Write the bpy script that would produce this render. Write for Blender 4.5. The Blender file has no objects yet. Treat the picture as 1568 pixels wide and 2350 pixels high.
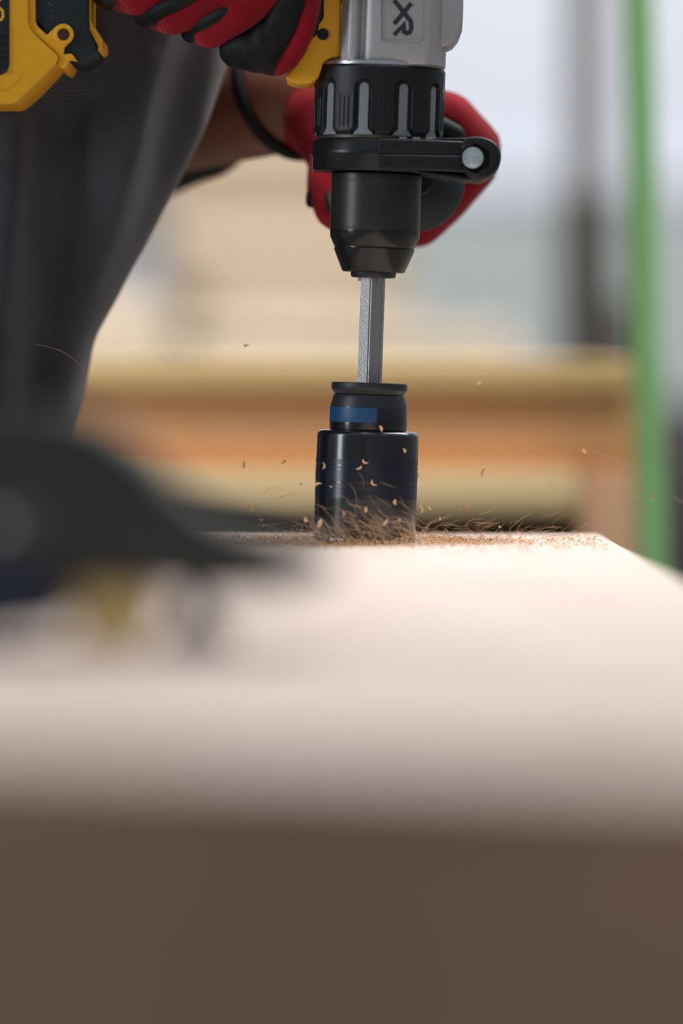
import bpy, bmesh, math, random
from mathutils import Vector, Matrix, noise
random.seed(7)
S = bpy.context.scene
COL = S.collection
# ------------------------------------------------------------------ camera
LENS, SENSOR = 150.0, 24.0
F = LENS / SENSOR * 1568.0          # focal length in pixels of the 1568 px wide frame
K = 4670.0                          # pixels per metre in the plane of focus
D = F / K                           # focus distance
HY = 850.0                          # row of the horizon
Z0 = 0.30                           # top of the timber being drilled
ZC = Z0 + (1245 - HY) / K           # camera height
cam_d = bpy.data.cameras.new('camera'); cam = bpy.data.objects.new('camera', cam_d); COL.objects.link(cam)
cam.location = (0, -D, ZC); cam.rotation_euler = (math.pi / 2, 0, 0)
cam_d.lens = LENS; cam_d.sensor_width = SENSOR; cam_d.sensor_fit = 'HORIZONTAL'
cam_d.shift_y = -(1175 - HY) / 1568.0
cam_d.clip_start = 0.05; cam_d.clip_end = 200
cam_d.dof.use_dof = True; cam_d.dof.focus_distance = D; cam_d.dof.aperture_fstop = 2.7
S.camera = cam
# ------------------------------------------------------------------ world, lights, exposure
w = bpy.data.worlds.new('world'); S.world = w; w.use_nodes = True
nt = w.node_tree; bg = nt.nodes['Background']
tc = nt.nodes.new('ShaderNodeTexCoord'); sep = nt.nodes.new('ShaderNodeSeparateXYZ'); rp = nt.nodes.new('ShaderNodeValToRGB')
nt.links.new(tc.outputs['Generated'], sep.inputs[0]); nt.links.new(sep.outputs['Z'], rp.inputs[0]); nt.links.new(rp.outputs[0], bg.inputs[0])
rp.color_ramp.elements[0].position = 0.0; rp.color_ramp.elements[0].color = (.34, .37, .42, 1)
rp.color_ramp.elements[1].position = 1.0; rp.color_ramp.elements[1].color = (.86, .93, 1.0, 1)
bg.inputs[1].default_value = 0.58

def area(name, loc, target, sx, sy, power, col):
    l = bpy.data.lights.new(name, 'AREA'); l.shape = 'RECTANGLE'; l.size = sx; l.size_y = sy; l.energy = power; l.color = col
    o = bpy.data.objects.new(name, l); COL.objects.link(o); o.location = loc
    o.rotation_euler = (Vector(target) - Vector(loc)).to_track_quat('-Z', 'Y').to_euler()
    return o
area('skylight', (1.5, 1.9, 3.3), (0.1, -.3, .3), 2.2, 2.2, 92, (1, .98, .96))
area('side_window', (-2.7, -1.25, 1.0), (-.05, 0, .42), 0.55, 1.7, 32, (.86, .93, 1))
area('stack_fill', (0.4, .1, 3.0), (0.2, 3.2, .4), 1.4, 1.0, 105, (1, .97, .93))  # added fill light without a real fixture, brightens the timber stacks
area('wall_fill', (0.5, 7.5, 5.0), (0.5, 12, 1.0), 4.0, 2.0, 330, (.92, .96, 1))  # added fill light out of view, brightens only the back wall
S.view_settings.view_transform = 'Standard'; S.view_settings.look = 'None'
S.view_settings.gamma = 1; S.view_settings.exposure = 0.0; S.view_settings.use_curve_mapping = False
S.cycles.use_denoising = True
S.cycles.sample_clamp_indirect = 6
# ------------------------------------------------------------------ helpers
def W(px, py, Y=0.0):
    """a point of the photograph at the real depth Y behind the plane of focus"""
    return Vector(((px - 784) * (D + Y) / F, Y, ZC + (HY - py) * (D + Y) / F))

def srgb(r, g, b):
    f = lambda c: (c / 255 / 12.92) if c / 255 <= .04045 else ((c / 255 + .055) / 1.055) ** 2.4
    return (f(r), f(g), f(b), 1)

def mat(name, col, rough=.5, metal=0, noise_amt=0, noise_scale=200, bump=0, bump_scale=400, coat=0, spec=.5, sheen=0):
    m = bpy.data.materials.new(name); m.use_nodes = True; n = m.node_tree; b = n.nodes['Principled BSDF']
    b.inputs['Base Color'].default_value = col; b.inputs['Roughness'].default_value = rough; b.inputs['Metallic'].default_value = metal
    b.inputs['Coat Weight'].default_value = coat; b.inputs['Specular IOR Level'].default_value = spec
    b.inputs['Sheen Weight'].default_value = sheen
    t = n.nodes.new('ShaderNodeTexCoord')
    if noise_amt:
        x = n.nodes.new('ShaderNodeTexNoise'); x.inputs['Scale'].default_value = noise_scale; x.inputs['Detail'].default_value = 5
        n.links.new(t.outputs['Object'], x.inputs['Vector'])
        r = n.nodes.new('ShaderNodeValToRGB'); n.links.new(x.outputs['Fac'], r.inputs[0])
        r.color_ramp.elements[0].position = .3; r.color_ramp.elements[1].position = .7
        r.color_ramp.elements[0].color = tuple(c * (1 - noise_amt) for c in col[:3]) + (1,)
        r.color_ramp.elements[1].color = tuple(min(1, c * (1 + noise_amt)) for c in col[:3]) + (1,)
        n.links.new(r.outputs[0], b.inputs['Base Color'])
    if bump:
        x = n.nodes.new('ShaderNodeTexNoise'); x.inputs['Scale'].default_value = bump_scale; x.inputs['Detail'].default_value = 3
        n.links.new(t.outputs['Object'], x.inputs['Vector'])
        bp = n.nodes.new('ShaderNodeBump'); bp.inputs['Strength'].default_value = bump; bp.inputs['Distance'].default_value = .0004
        n.links.new(x.outputs['Fac'], bp.inputs['Height']); n.links.new(bp.outputs[0], b.inputs['Normal'])
    return m

def fabric(name, col, scale, direction=(0, 0, 0), strength=.5, var=.15, sheen=.3, dist=.0004, band='DIAGONAL', vs=30):
    m = mat(name, col, .9, 0, spec=.2, sheen=sheen); n = m.node_tree; b = n.nodes['Principled BSDF']
    t = n.nodes.new('ShaderNodeTexCoord'); mp = n.nodes.new('ShaderNodeMapping'); mp.inputs['Rotation'].default_value = direction
    n.links.new(t.outputs['Object'], mp.inputs[0])
    wv = n.nodes.new('ShaderNodeTexWave'); wv.bands_direction = band; wv.inputs['Scale'].default_value = scale; wv.inputs['Distortion'].default_value = 1.2
    wv.inputs['Detail'].default_value = 1; n.links.new(mp.outputs[0], wv.inputs['Vector'])
    bp = n.nodes.new('ShaderNodeBump'); bp.inputs['Strength'].default_value = strength; bp.inputs['Distance'].default_value = dist
    n.links.new(wv.outputs['Fac'], bp.inputs['Height']); n.links.new(bp.outputs[0], b.inputs['Normal'])
    x = n.nodes.new('ShaderNodeTexNoise'); x.inputs['Scale'].default_value = vs; x.inputs['Detail'].default_value = 6
    n.links.new(t.outputs['Object'], x.inputs['Vector'])
    r = n.nodes.new('ShaderNodeValToRGB'); r.color_ramp.elements[0].position = .3; r.color_ramp.elements[1].position = .7
    r.color_ramp.elements[0].color = tuple(c * (1 - var) for c in col[:3]) + (1,); r.color_ramp.elements[1].color = tuple(c * (1 + var) for c in col[:3]) + (1,)
    n.links.new(x.outputs['Fac'], r.inputs[0])
    mx = n.nodes.new('ShaderNodeMix'); mx.data_type = 'RGBA'; mx.blend_type = 'MULTIPLY'; mx.inputs[0].default_value = .35
    n.links.new(r.outputs[0], mx.inputs[6]); n.links.new(wv.outputs['Color'], mx.inputs[7]); n.links.new(mx.outputs[2], b.inputs['Base Color'])
    return m

def wood(name, light, dark, axis='X', rough=.7, scale=14, contrast=(.35, .75), knots=True):
    m = bpy.data.materials.new(name); m.use_nodes = True; n = m.node_tree; b = n.nodes['Principled BSDF']
    b.inputs['Roughness'].default_value = rough; b.inputs['Specular IOR Level'].default_value = .25
    t = n.nodes.new('ShaderNodeTexCoord'); mp = n.nodes.new('ShaderNodeMapping'); n.links.new(t.outputs['Object'], mp.inputs[0])
    s = [1, 1, 1]; s['XYZ'.index(axis)] = .08; mp.inputs['Scale'].default_value = s
    oi = n.nodes.new('ShaderNodeObjectInfo'); va = n.nodes.new('ShaderNodeVectorMath'); va.operation = 'ADD'
    mu = n.nodes.new('ShaderNodeMath'); mu.operation = 'MULTIPLY'; mu.inputs[1].default_value = 9
    n.links.new(oi.outputs['Random'], mu.inputs[0]); n.links.new(mp.outputs[0], va.inputs[0]); n.links.new(mu.outputs[0], va.inputs[1])
    x = n.nodes.new('ShaderNodeTexNoise'); x.inputs['Scale'].default_value = scale; x.inputs['Detail'].default_value = 6; x.inputs['Distortion'].default_value = .6
    n.links.new(va.outputs[0], x.inputs['Vector'])
    f = n.nodes.new('ShaderNodeTexNoise'); f.inputs['Scale'].default_value = scale * 22; f.inputs['Detail'].default_value = 3
    n.links.new(va.outputs[0], f.inputs['Vector'])
    a = n.nodes.new('ShaderNodeMix'); a.inputs[0].default_value = .25; n.links.new(x.outputs['Fac'], a.inputs[2]); n.links.new(f.outputs['Fac'], a.inputs[3])
    r = n.nodes.new('ShaderNodeValToRGB'); r.color_ramp.elements[0].position = contrast[0]; r.color_ramp.elements[1].position = contrast[1]
    r.color_ramp.elements[0].color = dark; r.color_ramp.elements[1].color = light; n.links.new(a.outputs[0], r.inputs[0])
    out = r.outputs[0]
    if knots:
        v = n.nodes.new('ShaderNodeTexVoronoi'); v.inputs['Scale'].default_value = 5.5
        mp2 = n.nodes.new('ShaderNodeMapping'); s2 = [1, 1, 1]; s2['XYZ'.index(axis)] = .5; mp2.inputs['Scale'].default_value = s2
        n.links.new(t.outputs['Object'], mp2.inputs[0]); n.links.new(mp2.outputs[0], v.inputs['Vector'])
        kr = n.nodes.new('ShaderNodeValToRGB'); kr.color_ramp.elements[0].position = .06; kr.color_ramp.elements[1].position = .15
        kr.color_ramp.elements[0].color = (.62, .45, .33, 1); kr.color_ramp.elements[1].color = (1, 1, 1, 1)
        n.links.new(v.outputs['Distance'], kr.inputs[0])
        mx = n.nodes.new('ShaderNodeMix'); mx.data_type = 'RGBA'; mx.blend_type = 'MULTIPLY'; mx.inputs[0].default_value = .8
        n.links.new(out, mx.inputs[6]); n.links.new(kr.outputs[0], mx.inputs[7]); out = mx.outputs[2]
    n.links.new(out, b.inputs['Base Color'])
    bp = n.nodes.new('ShaderNodeBump'); bp.inputs['Strength'].default_value = .35; bp.inputs['Distance'].default_value = .0005
    n.links.new(f.outputs['Fac'], bp.inputs['Height']); n.links.new(bp.outputs[0], b.inputs['Normal'])
    return m

def link(name, me, m=None, parent=None, loc=None, smooth=True):
    o = bpy.data.objects.new(name, me); COL.objects.link(o)
    if m is not None and not me.materials:
        me.materials.append(m)
    if smooth:
        me.shade_smooth()
        me.set_sharp_from_angle(angle=math.radians(38))
    if parent: o.parent = parent
    if loc is not None: o.location = loc
    return o

def from_bm(bm, name):
    bmesh.ops.recalc_face_normals(bm, faces=bm.faces)
    me = bpy.data.meshes.new(name); bm.to_mesh(me); bm.free(); return me

def tag(o, label, cat, group=None, kind=None):
    o['label'] = label; o['category'] = cat
    if group: o['group'] = group
    if kind: o['kind'] = kind
    return o

def thing(name, label, cat, loc=(0, 0, 0), rot=(0, 0, 0), group=None):
    o = bpy.data.objects.new(name, None); COL.objects.link(o); o.location = loc; o.rotation_euler = rot; o.empty_display_size = .02
    return tag(o, label, cat, group)

def add_revolve(bm, prof, seg=96, a0=0, a1=2 * math.pi, ax=(0, 0, 0), axis='Z'):
    """lathe a list of (radius, height); closed when it starts and ends at radius 0 or loops"""
    full = abs(a1 - a0 - 2 * math.pi) < 1e-6
    n = seg if full else seg + 1
    rings = []
    for r, z in prof:
        if r < 1e-7:
            p = (0, 0, z)
            rings.append([bm.verts.new(p)])
        else:
            rings.append([bm.verts.new((r * math.sin(a0 + (a1 - a0) * i / seg), -r * math.cos(a0 + (a1 - a0) * i / seg), z)) for i in range(n)])
    for A, B in zip(rings, rings[1:]):
        for i in range(seg):
            j = (i + 1) % n
            if len(A) == 1 and len(B) == 1: continue
            if len(A) == 1: bm.faces.new((A[0], B[i], B[j]))
            elif len(B) == 1: bm.faces.new((A[i], A[j], B[0]))
            else: bm.faces.new((A[i], A[j], B[j], B[i]))
    vs = [v for r in rings for v in r]
    if axis == 'Y':
        for v in vs: v.co = Vector((v.co.x, v.co.z, v.co.y))
    for v in vs: v.co += Vector(ax)
    return vs

def rev(name, prof, m, parent, loc=None, seg=96, **k):
    bm = bmesh.new(); add_revolve(bm, prof, seg, **k)
    return link(name, from_bm(bm, name), m, parent, loc)

def add_prism(bm, pts, y0, y1, bevel=0, seg=3):
    """extrude an outline of (x, z) points from y0 to y1"""
    b2 = bmesh.new()
    a = [b2.verts.new((p[0], y0, p[1])) for p in pts]; b = [b2.verts.new((p[0], y1, p[1])) for p in pts]
    b2.faces.new(a); b2.faces.new(b[::-1])
    n = len(pts)
    for i in range(n): b2.faces.new((a[i], b[i], b[(i + 1) % n], a[(i + 1) % n]))
    bmesh.ops.recalc_face_normals(b2, faces=b2.faces)
    if bevel:
        es = [e for e in b2.edges if len(e.link_faces) == 2 and e.calc_face_angle(0) > .5]
        bmesh.ops.bevel(b2, geom=es, offset=bevel, segments=seg, profile=.5, affect='EDGES', clamp_overlap=True)
    bmesh.ops.triangulate(b2, faces=[f for f in b2.faces if len(f.verts) > 4])
    me = bpy.data.meshes.new('t'); b2.to_mesh(me); b2.free(); bm.from_mesh(me); bpy.data.meshes.remove(me)

def prism(name, pts, y0, y1, m, parent=None, bevel=0, loc=None, seg=3):
    bm = bmesh.new(); add_prism(bm, pts, y0, y1, bevel, seg)
    return link(name, from_bm(bm, name), m, parent, loc)

def add_box(bm, x0, x1, y0, y1, z0, z1, bevel=0):
    add_prism(bm, [(x0, z0), (x1, z0), (x1, z1), (x0, z1)], y0, y1, bevel, 2)

def circle(cx, cz, r, n=32, a0=0, a1=2 * math.pi):
    full = abs(a1 - a0 - 2 * math.pi) < 1e-6
    return [(cx + r * math.cos(a0 + (a1 - a0) * i / (n if full else n - 1)), cz + r * math.sin(a0 + (a1 - a0) * i / (n if full else n - 1))) for i in range(n)]

def smooth_poly(pts, it=2):
    for _ in range(it):
        q = []
        for i in range(len(pts)):
            a, b = pts[i], pts[(i + 1) % len(pts)]
            q += [(a[0] * .75 + b[0] * .25, a[1] * .75 + b[1] * .25), (a[0] * .25 + b[0] * .75, a[1] * .25 + b[1] * .75)]
        pts = q
    return pts

def add_chain(bm, pts, seg=16):
    """a tapered limb through ((x,y,z), radius) joints, with round joints"""
    for (p, r) in pts:
        bmesh.ops.create_icosphere(bm, subdivisions=2, radius=r, matrix=Matrix.Translation(Vector(p)))
    for (p, r), (q, s) in zip(pts, pts[1:]):
        p = Vector(p); q = Vector(q); d = q - p
        if d.length < 1e-5: continue
        M = Matrix.Translation((p + q) / 2) @ d.to_track_quat('Z', 'Y').to_matrix().to_4x4()
        bmesh.ops.create_cone(bm, segments=seg, radius1=r, radius2=s, depth=d.length, cap_ends=True, matrix=M)

def blob(name, chains, m, parent, voxel=.004, smooth=4, warp=None, extra=None, loc=None):
    """limbs welded into ONE continuous skin by voxel remeshing"""
    bm = bmesh.new()
    for c in chains: add_chain(bm, c)
    if extra: extra(bm)
    me = bpy.data.meshes.new(name); bm.to_mesh(me); bm.free()
    o = bpy.data.objects.new(name, me); COL.objects.link(o)
    rm = o.modifiers.new('r', 'REMESH'); rm.mode = 'VOXEL'; rm.voxel_size = voxel
    sm = o.modifiers.new('s', 'SMOOTH'); sm.iterations = smooth; sm.factor = .6
    dg = bpy.context.evaluated_depsgraph_get(); ev = o.evaluated_get(dg)
    me2 = bpy.data.meshes.new_from_object(ev); o.modifiers.clear(); bpy.data.objects.remove(o); bpy.data.meshes.remove(me)
    me2.name = name
    if warp:
        me2.update(); ns = [v.normal.copy() for v in me2.vertices]
        for v, nn in zip(me2.vertices, ns): v.co = v.co + nn * warp(v.co)
    if loc is not None:
        for v in me2.vertices: v.co -= Vector(loc)
    me2.materials.clear(); me2.materials.append(m)
    ob = bpy.data.objects.new(name, me2); COL.objects.link(ob); ob.parent = parent; me2.shade_smooth()
    return ob

def ribbon_polys(path, wd):
    """outline of a flat stroke along a path with mitred joints"""
    L, R = [], []
    n = len(path)
    for i, p in enumerate(path):
        p = Vector(p)
        d1 = (p - Vector(path[i - 1])).normalized() if i else None
        d2 = (Vector(path[i + 1]) - p).normalized() if i < n - 1 else None
        d = ((d1 or d2) + (d2 or d1)).normalized(); nn = Vector((-d.y, d.x))
        k = 1 / max(.5, nn.dot(Vector((-(d2 or d1).y, (d2 or d1).x))))
        L.append(p + nn * wd / 2 * k); R.append(p - nn * wd / 2 * k)
    return L, R
def strokes_mesh(name, paths, wd, y0, y1, conv, m, parent, loc=None):
    bm = bmesh.new()
    for k, path in enumerate(paths):
        L, R = ribbon_polys(path, wd)
        L = [conv(*p) for p in L]; R = [conv(*p) for p in R]
        e = .00002 * k
        for i in range(len(L) - 1):
            q = [L[i], L[i + 1], R[i + 1], R[i]]
            a = [bm.verts.new((x, y0 - e, z)) for x, z in q]; b = [bm.verts.new((x, y1, z)) for x, z in q]
            bm.faces.new(a)
            for j in range(4): bm.faces.new((a[j], b[j], b[(j + 1) % 4], a[(j + 1) % 4]))
    return link(name, from_bm(bm, name), m, parent, loc, smooth=False)
# ------------------------------------------------------------------ materials
M_alu = mat('cast_aluminium', (.44, .44, .445, 1), .48, .7, .10, 2500, .5, 1800)
M_black = mat('black_plastic', (.0075, .0085, .0105, 1), .42, 0, .25, 500, .25, 900, spec=.32)
M_black2 = mat('black_plastic_smooth', (.006, .007, .009, 1), .3, 0, .2, 200, .08, 900, spec=.4)
M_slate = mat('slate_rubber', (.013, .020, .024, 1), .55, 0, .15, 300, .3, 1500, spec=.3)
M_yellow = mat('yellow_plastic', (.78, .38, .004, 1), .42, 0, .03, 300, .12, 1200)
M_grey = mat('grey_plastic', (.18, .195, .21, 1), .55, 0, .05, 1200, .15, 1500)
M_bolt = mat('zinc_steel', (.55, .66, .66, 1), .32, .85, .2, 600, .4, 700)
M_chuck = mat('dark_chuck_metal', (.032, .032, .030, 1), .36, .5, .1, 100, .05, 500)
M_chuck2 = mat('black_polished_metal', (.014, .014, .015, 1), .2, .2)
M_steel = mat('hex_steel', (.30, .295, .29, 1), .4, .85, .12, 900, .3, 900)
M_saw = mat('black_lacquered_steel', (.006, .007, .010, 1), .2, 0, coat=.3)
M_navy = mat('navy_lacquer', (.005, .008, .019, 1), .25)
M_gunmetal = mat('gunmetal', (.024, .027, .031, 1), .42, .35)
M_blue = mat('blue_label', (.0, .055, .15, 1), .45)
M_red = fabric('red_knit', (.32, .003, .012, 1), 290, (0, 0, .5), .8, .2, .08, .0006)
M_pad = mat('black_glove_leather', (.006, .007, .008, 1), .6, 0, .3, 120, .3, 300, spec=.22)
M_jean = fabric('charcoal_denim', (.058, .060, .072, 1), 470, (0, .9, 0), .3, .35, .25, .0002, vs=14)
M_shirt = fabric('black_shirt', (.02, .02, .022, 1), 300, (0, 0, 0), .3)
M_skin = mat('brown_skin', (.17, .062, .034, 1), .5, 0, .12, 40, .3, 500)
M_hair = mat('dark_hair', (.012, .009, .008, 1), .7, 0, .3, 300, .8, 300)
M_boot = mat('brown_boot', (.08, .045, .025, 1), .6, 0, .2, 60)
M_eye = mat('eye_white', (.8, .78, .75, 1), .2); M_iris = mat('iris', (.03, .015, .008, 1), .15)
M_floor = mat('dusty_concrete', (.20, .185, .17, 1), .85, 0, .15, 6)
M_wallup = mat('white_cladding', (.74, .75, .80, 1), .7, 0, .03, 2)
M_walllow = mat('grey_green_blockwork', (.46, .48, .46, 1), .8, 0, .05, 3)
M_col = mat('grey_column', (.27, .255, .26, 1), .6, 0, .1, 8)
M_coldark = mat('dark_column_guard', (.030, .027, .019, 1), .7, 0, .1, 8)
M_green = mat('green_paint', (.24, .50, .19, 1), .5, 0, .1, 20)
M_dark = mat('dark_grey_steel', (.065, .055, .06, 1), .6, 0, .1, 10)
M_cl = mat('clamp_body', (.020, .024, .022, 1), .5, 0, .1, 60)
M_clb = mat('clamp_blue', (.006, .014, .04, 1), .5)
M_cly = mat('clamp_yellow', (.92, .66, .26, 1), .5)
M_board = wood('drilled_timber_wood', srgb(228, 212, 203), srgb(206, 186, 174), 'Y', scale=9)
M_end = wood('brown_end_grain', srgb(160, 128, 102), srgb(134, 106, 86), 'X', scale=30, knots=False)  # darker brown than the long faces
M_pA = wood('honey_timber', srgb(228, 196, 140), srgb(206, 168, 112), 'X', scale=7)
M_pB = wood('orange_timber', srgb(240, 188, 138), srgb(222, 156, 104), 'X', scale=6)
M_pC = wood('cream_timber', srgb(238, 214, 170), srgb(222, 192, 144), 'X', scale=7)
M_pD = wood('pinkish_timber', srgb(226, 182, 150), srgb(204, 156, 124), 'Z', scale=8)
M_pale = wood('pale_boards', srgb(250, 236, 214), srgb(240, 218, 190), 'X', scale=6)
M_tan = wood('tan_sticker', srgb(178, 146, 112), srgb(150, 118, 86), 'X', scale=6)
M_chip = mat('wood_chip', srgb(226, 180, 130), .75, 0, .25, 400)
M_chipd = mat('wood_fibre', srgb(178, 142, 108), .8, 0, .3, 300)
# ------------------------------------------------------------------ setting
def struct(name, me_or_box, m, bevel=0):
    bm = bmesh.new(); add_box(bm, *me_or_box, bevel)
    o = link(name, from_bm(bm, name), m); o['kind'] = 'structure'; return o
struct('floor', (-7, 7, -3.5, 13.6, -.1, 0), M_floor)
WY = 12.0
zsp = W(0, 412, WY).z
wl = struct('wall_back', (-7, 7, WY, WY + .2, 0, zsp), M_walllow)
wu = struct('wall_back_cladding', (-7, 7, WY + .03, WY + .2, zsp, 6), M_wallup)
tr = struct('trim_1', (-7, 7, WY - .03, WY + .03, zsp - .04, zsp + .04), M_wallup)
# ------------------------------------------------------------------ the timber being drilled
board_len0, board_len1 = -1.185, .112
bd = thing('timber_beam', 'thick pale wooden beam under the spinning hole saw', 'timber', (0, -.5, Z0 - .085))
def beam_mesh():
    bm = bmesh.new()
    x0, x1 = -.152, .136
    ys = [board_len0 + (board_len1 - board_len0) * i / 60 for i in range(61)]
    # long box with slightly eased edges, the front end cut a touch out of square
    secs = []
    for y in ys:
        k = (y - board_len0) / (board_len1 - board_len0)
        r = .004
        xr = x1 + .012 * (1 - k)
        pts = [(x0, Z0 - .085 + r), (x0, Z0 - r), (x0 + r * .3, Z0 - r * .3), (x0 + r, Z0), (xr - r, Z0), (xr - r * .3, Z0 - r * .3), (xr, Z0 - r), (xr, Z0 - .085 + r), (xr - r, Z0 - .085), (x0 + r, Z0 - .085)]
        row = []
        for x, z in pts:
            yy = y
            if k < .5: yy += (.5 - k) * 2 * x * -.35
            row.append(bm.verts.new((x, yy + .5, z - (Z0 - .085))))
        secs.append(row)
    for A, B in zip(secs, secs[1:]):
        for i in range(len(A)): bm.faces.new((A[i], A[(i + 1) % len(A)], B[(i + 1) % len(A)], B[i]))
    fa = bm.faces.new(secs[0]); fb = bm.faces.new(secs[-1])
    me = from_bm(bm, 'plank_body'); me.materials.append(M_board); me.materials.append(M_end)
    for p in me.polygons:
        if abs(p.normal.y) > .8: p.material_index = 1
    return me
link('plank_body', beam_mesh(), None, bd)
for k, y in enumerate((-1.05, -.45, -.06)):
    bm = bmesh.new(); add_box(bm, -.24 if k < 2 else -.145, .24, -.045, .045, 0, .09, .003)
    o = link('timber_bearer', from_bm(bm, 'timber_bearer'), M_tan, None, (0, y, Z0 - .085 - .09))
    tag(o, ['squared wooden bearer under the near end of the drilled beam', 'squared wooden bearer under the middle of the drilled beam', 'squared wooden bearer under the drilled beam, below the drill'][k], 'timber', 'bearers under the beam')
    for sx in (-.09, .09):
        bm = bmesh.new(); add_box(bm, sx - .045, sx + .045, -.045, .045, 0, Z0 - .175, .003)
        o = link('timber_block', from_bm(bm, 'timber_block'), M_tan, None, (0, y, 0))
        side = 'left' if sx < 0 else 'right'
        tag(o, 'short upright wooden block under the %s bearer, %s one' % (['near', 'middle', 'far'][k], side), 'timber', 'blocks under the bearers')
# ------------------------------------------------------------------ hole saw and drill frame
TILT = .034
BASE = W(836, 1245, 0)
def Lp(px, py):
    dx = (px - 836) / K; dz = (1245 - py) / K
    c, s = math.cos(TILT), math.sin(TILT)
    return (dx * c - dz * s, dx * s + dz * c)
def T(py): return (1245 - py) / K / math.cos(TILT) - .0
R = lambda p: p / K
PITCH = .0
saw = thing('hole_saw', 'black hole saw with blue collar band cutting into the pale beam', 'hole saw', BASE + Vector((0, 0, .0006)), (PITCH, TILT, 0))
# cup
prof = [(R(104), T(1244)), (R(116.5), T(1245)), (R(117), T(1240)), (R(117), T(1152)), (R(117.2), T(1150))]
prof += [(R(117), T(1050)), (R(116.5), T(1012))]
for i in range(7):
    a = i / 6 * math.pi / 2
    prof.append((R(103.5 + 13 * math.cos(a)), T(1003) + R(12) * math.sin(a)))
prof += [(R(60), T(990)), (0, T(990))]
rev('saw_cup', prof, M_saw, saw, seg=128)
for (a, b, mm) in ((1056, 1068, M_navy), (1072, 1079, M_navy), (1081, 1107, M_navy), (1111, 1122, M_navy), (1124, 1146, M_navy)):
    rev('paint_band', [(R(116), T(b)), (R(117.5), T(b)), (R(117.5), T(a)), (R(116), T(a))], mm, saw, seg=128)
# teeth
bm = bmesh.new()
for i in range(34):
    a = i / 34 * 2 * math.pi
    for r0, r1 in ((R(108), R(118)),):
        q = []
        for (da, zz) in ((0, T(1236)), (.15, T(1236)), (.03, T(1244.6))):
            for r in (r0, r1): q.append(bm.verts.new((r * math.sin(a + da), -r * math.cos(a + da), zz)))
        bm.faces.new((q[0], q[2], q[4])); bm.faces.new((q[1], q[5], q[3])); bm.faces.new((q[0], q[4], q[5], q[1])); bm.faces.new((q[2], q[3], q[5], q[4])); bm.faces.new((q[0], q[1], q[3], q[2]))
link('saw_teeth', from_bm(bm, 'saw_teeth'), M_steel, saw, smooth=False)
rev('coupling', [(0, T(991)), (R(87), T(990)), (R(88.5), T(986)), (R(88.5), T(940)), (R(88), T(936)), (R(83), T(916)), (R(82), T(911)), (R(80), T(909)), (R(70), T(908)), (0, T(908))], M_gunmetal, saw)
rev('coupling_body', [(R(88.7), T(988)), (R(89), T(986)), (R(89), T(940)), (R(88.7), T(937))], M_saw, saw)
rev('blue_band', [(R(89.05), T(972)), (R(89.4), T(970)), (R(89.4), T(940)), (R(89.05), T(938))], M_blue, saw, seg=48, a0=math.radians(-100), a1=math.radians(12))
rev('depth_collar', [(R(20), T(908)), (R(74), T(909)), (R(79), T(908)), (R(86), T(898)), (R(87), T(896)), (R(87), T(885)), (R(86), T(882)), (R(84), T(881)), (R(20), T(881))], M_gunmetal, saw)
bm = bmesh.new()
hexp = [(R(30.5) * math.sin(math.radians(-10 + 60 * k)), -R(30.5) * math.cos(math.radians(-10 + 60 * k))) for k in range(6)]
va = [bm.verts.new((x, y, T(885))) for x, y in hexp]; vb = [bm.verts.new((x, y, T(600))) for x, y in hexp]
for i in range(6): bm.faces.new((va[i], va[(i + 1) % 6], vb[(i + 1) % 6], vb[i]))
bm.faces.new(va); bm.faces.new(vb[::-1])
bmesh.ops.bevel(bm, geom=[e for e in bm.edges if abs(e.verts[0].co.z - e.verts[1].co.z) > .01], offset=R(3), segments=2, affect='EDGES')
link('hex_shank', from_bm(bm, 'hex_shank'), M_steel, saw)

ZD = T(632)
c_, s_ = math.cos(TILT), math.sin(TILT)
drill = thing('cordless_drill', 'yellow and black cordless drill with silver gearbox, held nose down', 'drill',
              BASE + Vector((s_ * ZD, 0, c_ * ZD)), (0, TILT, 0))
OFF = (0, 0, -ZD)
# chuck
rev('chuck_sleeve', [(R(60), T(402)), (R(104), T(402)), (R(104.5), T(410))] + [(R(103.8 - (i % 2) * .5), T(420 + i * 3)) for i in range(36)] + [(R(103), T(532)), (R(60), T(534))], M_chuck, drill, OFF, seg=128)
rev('chuck_taper', [(R(60), T(530)), (R(103.3), T(531)), (R(102.5), T(545)), (R(93), T(567)), (R(91.5), T(568.5)), (R(91.5), T(570.5)), (R(93), T(572)), (R(91), T(578)), (R(73), T(622)), (R(70), T(625)), (R(50), T(626)), (0, T(626))], M_chuck2, drill, OFF, seg=128)
rev('chuck_nose', [(0, T(620)), (R(52), T(624)), (R(52), T(633)), (R(49), T(637)), (R(36), T(638)), (0, T(638))], M_gunmetal, drill, OFF)
for k in range(3):
    a = k * 2.094 + .5
    bm = bmesh.new(); add_box(bm, -R(5), R(5), -R(34), -R(27), T(646), T(630), R(1))
    me = from_bm(bm, 'chuck_jaw'); me.transform(Matrix.Rotation(a, 4, 'Z')); link('chuck_jaw', me, M_steel, drill, OFF)
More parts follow.
